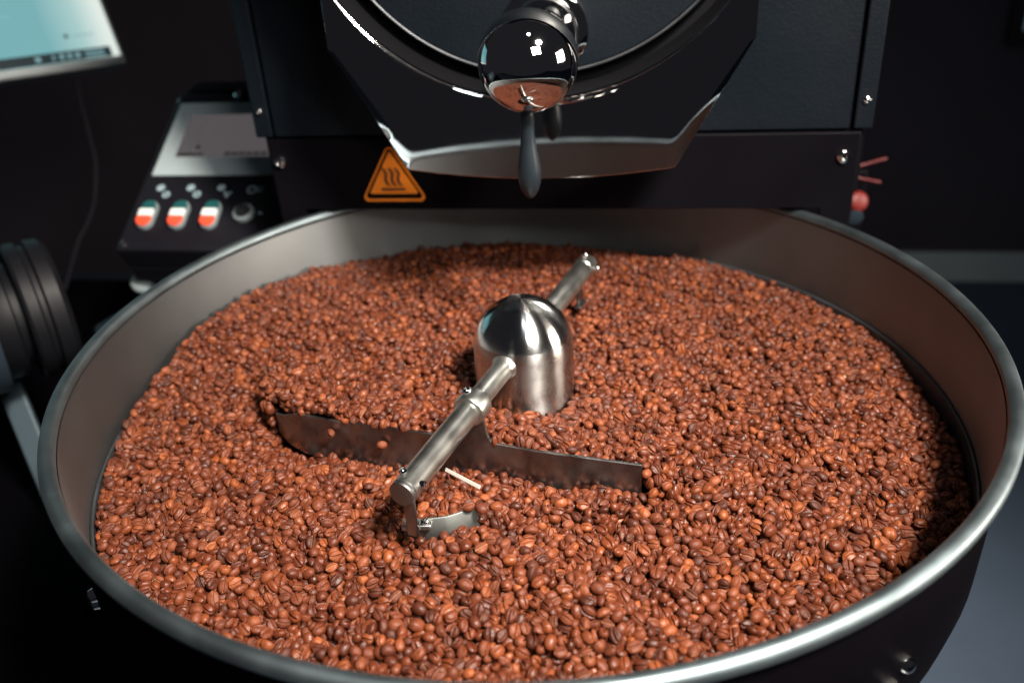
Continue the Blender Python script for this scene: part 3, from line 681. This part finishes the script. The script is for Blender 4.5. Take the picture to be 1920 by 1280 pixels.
def bean_mesh(seed):
    """one roasted bean, 10 mm long: domed back (+Z), flatter belly with an S-shaped centre cut (-Z)"""
    rg = random.Random(seed); NS, NR = 52, 26
    wid = rg.uniform(.76, .87); dome = rg.uniform(.44, .54) * wid; belly = rg.uniform(.22, .33) * wid
    if seed == 7: belly = .46 * wid; dome = .47 * wid; wid *= .95          # a round peaberry
    ph = rg.uniform(-1, 1); bend = rg.uniform(-.07, .07); depth = rg.uniform(.24, .34); gw = rg.uniform(.080, .125); egg = rg.uniform(-.10, .10)
    w1 = [(rg.uniform(1.5, 3.5), rg.uniform(0, 6), rg.uniform(.006, .018)) for _ in range(5)]
    v, f, sk = [], [], []
    # angles round the long axis: denser at the belly (angle -90 deg)
    ang = []
    for k in range(NS):
        u = k / NS * 2 * math.pi; ang.append(u - .62 * math.sin(u) - math.pi / 2 + 0)
    for i in range(NR + 1):
        t = math.pi * i / NR; x = -math.cos(t); rr = max(0.0, math.sin(t)) ** .88 if 0 < i < NR else 0.0
        ring_ = [ang[0]] if i in (0, NR) else ang
        for a in ring_:
            y = rr * math.cos(a); z = rr * math.sin(a)
            Y = y * wid * (1 + egg * x); zz = z
            if z >= 0: Z = z * dome * 2 * .5 * 2
            else: Z = -(abs(z) ** .62) * belly * 2 * (rr ** .38 if rr > 0 else 0)
            yc = bend * math.sin(2.6 * x + ph)
            g = 0
            if z < 0:
                s = (Y - yc) / gw; fade = max(0, 1 - abs(x) ** 6)
                g = math.exp(-s * s) * fade * depth * 1.15 - .050 * math.exp(-((abs(s) - 2.3) / 1.1) ** 2) * fade
            wob = sum(am * math.sin(fr_ * (x * 1.7 + y * 1.3 + z) + p_) for fr_, p_, am in w1)
            k_ = 1 + wob
            v.append((x * .0050 * k_, Y * .0050 * k_, (Z * k_ + g) * .0050)); sk.append(max(0, min(1, math.exp(-((Y - yc) / (gw * .55)) ** 2) * (1 if z < 0 else 0))))
    row = lambda i: 0 if i == 0 else 1 + (i - 1) * NS
    for k in range(NS):
        k2 = (k + 1) % NS
        f.append((0, 1 + k, 1 + k2))
        for i in range(1, NR - 1): f.append((row(i) + k, row(i + 1) + k, row(i + 1) + k2, row(i) + k2))
        f.append((row(NR - 1) + k, row(NR), row(NR - 1) + k2))
    me = bpy.data.meshes.new('coffee_bean'); me.from_pydata(v, [], f); me.update()
    import bmesh
    bm = bmesh.new(); bm.from_mesh(me); bmesh.ops.recalc_face_normals(bm, faces=bm.faces); bm.to_mesh(me); bm.free()
    at_ = me.attributes.new('skin', 'FLOAT', 'POINT'); at_.data.foreach_set('value', sk)
    me.polygons.foreach_set('use_smooth', [True] * len(me.polygons)); me.materials.append(M['bean'])
    return me
KINDS = [bean_mesh(s) for s in range(10)]

pos, quat, size, sph, srad = pack_beans()
# lift some beans out of the top layer so that gaps open between the others
keep = np.ones(len(pos), bool); over = pos[:, 2] - surface(pos[:, 0], pos[:, 1])
keep[(over > np.percentile(over, 45)) & (np.random.default_rng(12).random(len(pos)) < .13)] = False
dbl, sbl = path_distance(pos[:, 0], pos[:, 1], BLADE_PATH)          # nothing hangs in the air in front of the blade
keep[(dbl < .0015) & (dbl > -.022) & (sbl > 0) & (sbl < 1) & (over > .0012)] = False
pos, quat, size, sph, srad = pos[keep], quat[keep], size[keep] * .975, sph[keep], srad[keep]
NB = len(pos)
# show a few more bellies than backs: turn some beans over about their long axis
dome_up = 1 - 2 * (quat[:, 1]**2 + quat[:, 2]**2)
flip = (dome_up > 0) & (np.random.default_rng(9).random(NB) < .42)
w_, x_, y_, z_ = quat[flip].T; quat[flip] = np.c_[-x_, w_, z_, -y_]
# and let a part of the flat-lying ones show the centre cut squarely
w_, x_, y_, z_ = quat.T
uy, uz = 2 * (y_ * z_ + w_ * x_), 1 - 2 * (x_**2 + y_**2)
rg_ = np.random.default_rng(14); phi = np.arctan2(uy, -uz) + rg_.normal(0, .55, NB); phi[rg_.random(NB) > .42] = 0
cph, sph_ = np.cos(phi / 2), np.sin(phi / 2)
quat = np.c_[w_ * cph - x_ * sph_, w_ * sph_ + x_ * cph, y_ * cph + z_ * sph_, z_ * cph - y_ * sph_]
kind = np.random.default_rng(5).integers(0, len(KINDS) - 2, NB)
kind[np.random.default_rng(6).random(NB) < .16] = 7

# which beans show largest: a coarse depth picture of the packing seen from the camera
W_, H_ = 1024, 682; FP = 1679.37 * W_ / 1920
rel = sph.reshape(-1, 3) - np.array(CAM); dz = rel @ np.array(F_)
px = W_ / 2 + FP * (rel @ np.array(R_)) / dz; py = H_ / 2 - FP * (rel @ np.array(U_)) / dz; pr = FP * srad.reshape(-1) / dz
sid = np.repeat(np.arange(NB), sph.shape[1])
zb = np.full((H_, W_), 9.0); ib = np.full((H_, W_), -1)
near = np.where((dz < .50) & (px > 4) & (px < W_ - 4) & (py > 4) & (py < H_ - 4))[0]
for s in near:
    x0, x1, y0, y1 = int(px[s] - pr[s]), int(px[s] + pr[s]) + 2, int(py[s] - pr[s]), int(py[s] + pr[s]) + 2
    x0, y0, x1, y1 = max(x0, 0), max(y0, 0), min(x1, W_), min(y1, H_)
    yy, xx = np.mgrid[y0:y1, x0:x1]; m = ((xx - px[s])**2 + (yy - py[s])**2 <= pr[s]**2) & (zb[y0:y1, x0:x1] > dz[s])
    zb[y0:y1, x0:x1][m] = dz[s]; ib[y0:y1, x0:x1][m] = sid[s]
# whatever the front rim hides does not count
yy, xx = np.mgrid[0:H_, 0:W_]
dirs = np.array(F_) + ((xx - W_ / 2) / FP)[..., None] * np.array(R_) - ((yy - H_ / 2) / FP)[..., None] * np.array(U_)
tt = (0 - CAM.z) / dirs[..., 2]; hid = np.hypot(CAM.x + dirs[..., 0] * tt, CAM.y + dirs[..., 1] * tt) > .299
ib[hid] = -1
cnt = np.bincount(ib[ib >= 0], minlength=NB)
single = np.argsort(-cnt)[:292]; rest = np.setdiff1d(np.arange(NB), single)

def put_bean(k, loc, q, s, label, group=None):
    o = bpy.data.objects.new('coffee_bean', KINDS[k]); COL.objects.link(o)
    o.rotation_mode = 'QUATERNION'; o.location = loc; o.rotation_quaternion = q; o.scale = (s * BS, s * BS, s * BS)
    return tag(o, label, 'coffee bean', group)
for i in single:
    put_bean(int(kind[i]), pos[i], Quaternion(quat[i]), float(size[i]), 'one of the roasted coffee beans lying nearest the front rim of the tray', 'coffee beans nearest the front rim')

# everything else in the heap: one mass of bean instances over a dark bed
src = bpy.data.collections.new('bean_kinds')
for k, me in enumerate(KINDS[:8]):
    o = bpy.data.objects.new('bean_kind_%02d' % k, me); src.objects.link(o)
pm = bpy.data.meshes.new('coffee_beans'); pm.from_pydata([tuple(p) for p in pos[rest]], [], [])
a = pm.attributes.new('turn', 'QUATERNION', 'POINT'); a.data.foreach_set('value', quat[rest].astype(np.float32).ravel())
a = pm.attributes.new('size', 'FLOAT', 'POINT'); a.data.foreach_set('value', BS * size[rest].astype(np.float32))
a = pm.attributes.new('sort', 'INT', 'POINT'); a.data.foreach_set('value', kind[rest].astype(np.int32))
heap = bpy.data.objects.new('coffee_beans', pm); COL.objects.link(heap); pm.materials.append(M['bean'])
tag(heap, 'heap of roasted brown coffee beans filling the steel cooling tray', 'coffee beans', kind='stuff')
ng = bpy.data.node_groups.new('scatter', 'GeometryNodeTree')
ng.interface.new_socket('Geometry', in_out='INPUT', socket_type='NodeSocketGeometry'); ng.interface.new_socket('Geometry', in_out='OUTPUT', socket_type='NodeSocketGeometry')
N = ng.nodes; K = ng.links
gi = N.new('NodeGroupInput'); go = N.new('NodeGroupOutput'); iop = N.new('GeometryNodeInstanceOnPoints'); ci = N.new('GeometryNodeCollectionInfo')
ci.inputs['Collection'].default_value = src; ci.inputs['Separate Children'].default_value = True; ci.inputs['Reset Children'].default_value = True
def named(n, t):
    x = N.new('GeometryNodeInputNamedAttribute'); x.data_type = t; x.inputs['Name'].default_value = n; return x.outputs['Attribute']
K.new(gi.outputs[0], iop.inputs['Points']); K.new(ci.outputs[0], iop.inputs['Instance']); iop.inputs['Pick Instance'].default_value = True
K.new(named('sort', 'INT'), iop.inputs['Instance Index']); K.new(named('turn', 'QUATERNION'), iop.inputs['Rotation']); K.new(named('size', 'FLOAT'), iop.inputs['Scale'])
K.new(iop.outputs[0], go.inputs[0])
heap.modifiers.new('scatter', 'NODES').node_group = ng
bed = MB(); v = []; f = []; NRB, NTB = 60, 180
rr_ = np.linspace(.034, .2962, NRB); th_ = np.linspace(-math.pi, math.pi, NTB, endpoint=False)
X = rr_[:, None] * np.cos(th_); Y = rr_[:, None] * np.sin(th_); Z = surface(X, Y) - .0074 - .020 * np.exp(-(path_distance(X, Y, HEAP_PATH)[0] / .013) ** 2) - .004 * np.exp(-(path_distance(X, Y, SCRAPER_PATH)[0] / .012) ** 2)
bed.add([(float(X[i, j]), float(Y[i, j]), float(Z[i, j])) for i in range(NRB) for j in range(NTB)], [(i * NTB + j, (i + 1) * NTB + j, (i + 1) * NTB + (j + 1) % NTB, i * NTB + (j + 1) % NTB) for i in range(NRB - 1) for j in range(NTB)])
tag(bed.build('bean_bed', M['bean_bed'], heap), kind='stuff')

# a few pale flakes of chaff on the heap
rg = random.Random(21); ch = MB()
for _ in range(70):
    i = rg.randrange(NB)
    if over[keep][i] < np.percentile(over, 80): continue
    c = Vector(pos[i]) + Vector((rg.uniform(-.003, .003), rg.uniform(-.003, .003), .0026)); q = Quaternion((rg.gauss(0, 1), rg.gauss(0, .4), rg.gauss(0, .4), rg.gauss(0, 1))).normalized()
    a_, b_ = rg.uniform(.0006, .0017), rg.uniform(.0004, .0009)
    ch.add([c + q @ Vector(p_) for p_ in ((-a_, -b_, .0003), (0, -b_ * 1.2, 0), (a_, -b_ * .6, .0004), (a_ * .9, b_, .0003), (0, b_ * .9, 0), (-a_, b_, .0005))], [(0, 1, 4, 5), (1, 2, 3, 4)])
M['chaff'] = mat('chaff', (.26, .15, .08), .7)
tag(ch.build('chaff', M['chaff']), 'tiny pale flakes of chaff scattered over the beans', 'chaff', kind='stuff')

# beans caught on the blades
for (k, loc, eul, s, lab) in (
    (1, (-.1245, -.0672, -.0505), (80, 20, 100), 1.0, 'coffee bean standing upright against the front face of the long blade'),
    (2, (-.0875, -.0730, -.0540), (100, 0, 15), .95, 'coffee bean lying lengthwise on the long blade, closest to the arm'),
    (0, (-.0150, -.1440, -.0435), (170, 10, 20), 1.02, 'coffee bean resting across the middle of the small curved scraper'),
    (5, (-.0075, -.1450, -.0440), (15, 5, -30), 1.06, 'coffee bean resting at the tip of the small curved scraper')):
    put_bean(k, loc, Matrix.Rotation(math.radians(eul[2]), 4, 'Z').to_quaternion() @ Quaternion((1, 0, 0), math.radians(eul[0])) @ Quaternion((0, 1, 0), math.radians(eul[1])), s, lab)
# pale sliver among the beans under the arm
M['pale'] = mat('pale_strip', (.36, .345, .31), .5)
a = Vector((-.0385, -.1000, -.0515)); b = Vector((-.0135, -.1165, -.0515)); dv = b - a
tag(MB().box(-.0012, .0012, -.0004, .0004, 0, dv.length, frame_matrix(a, dv, (.3, .6, 1))).build('pale_strip', M['pale'], bevel=.0003), 'thin straight white strip lying on the beans below the arm', 'strip')
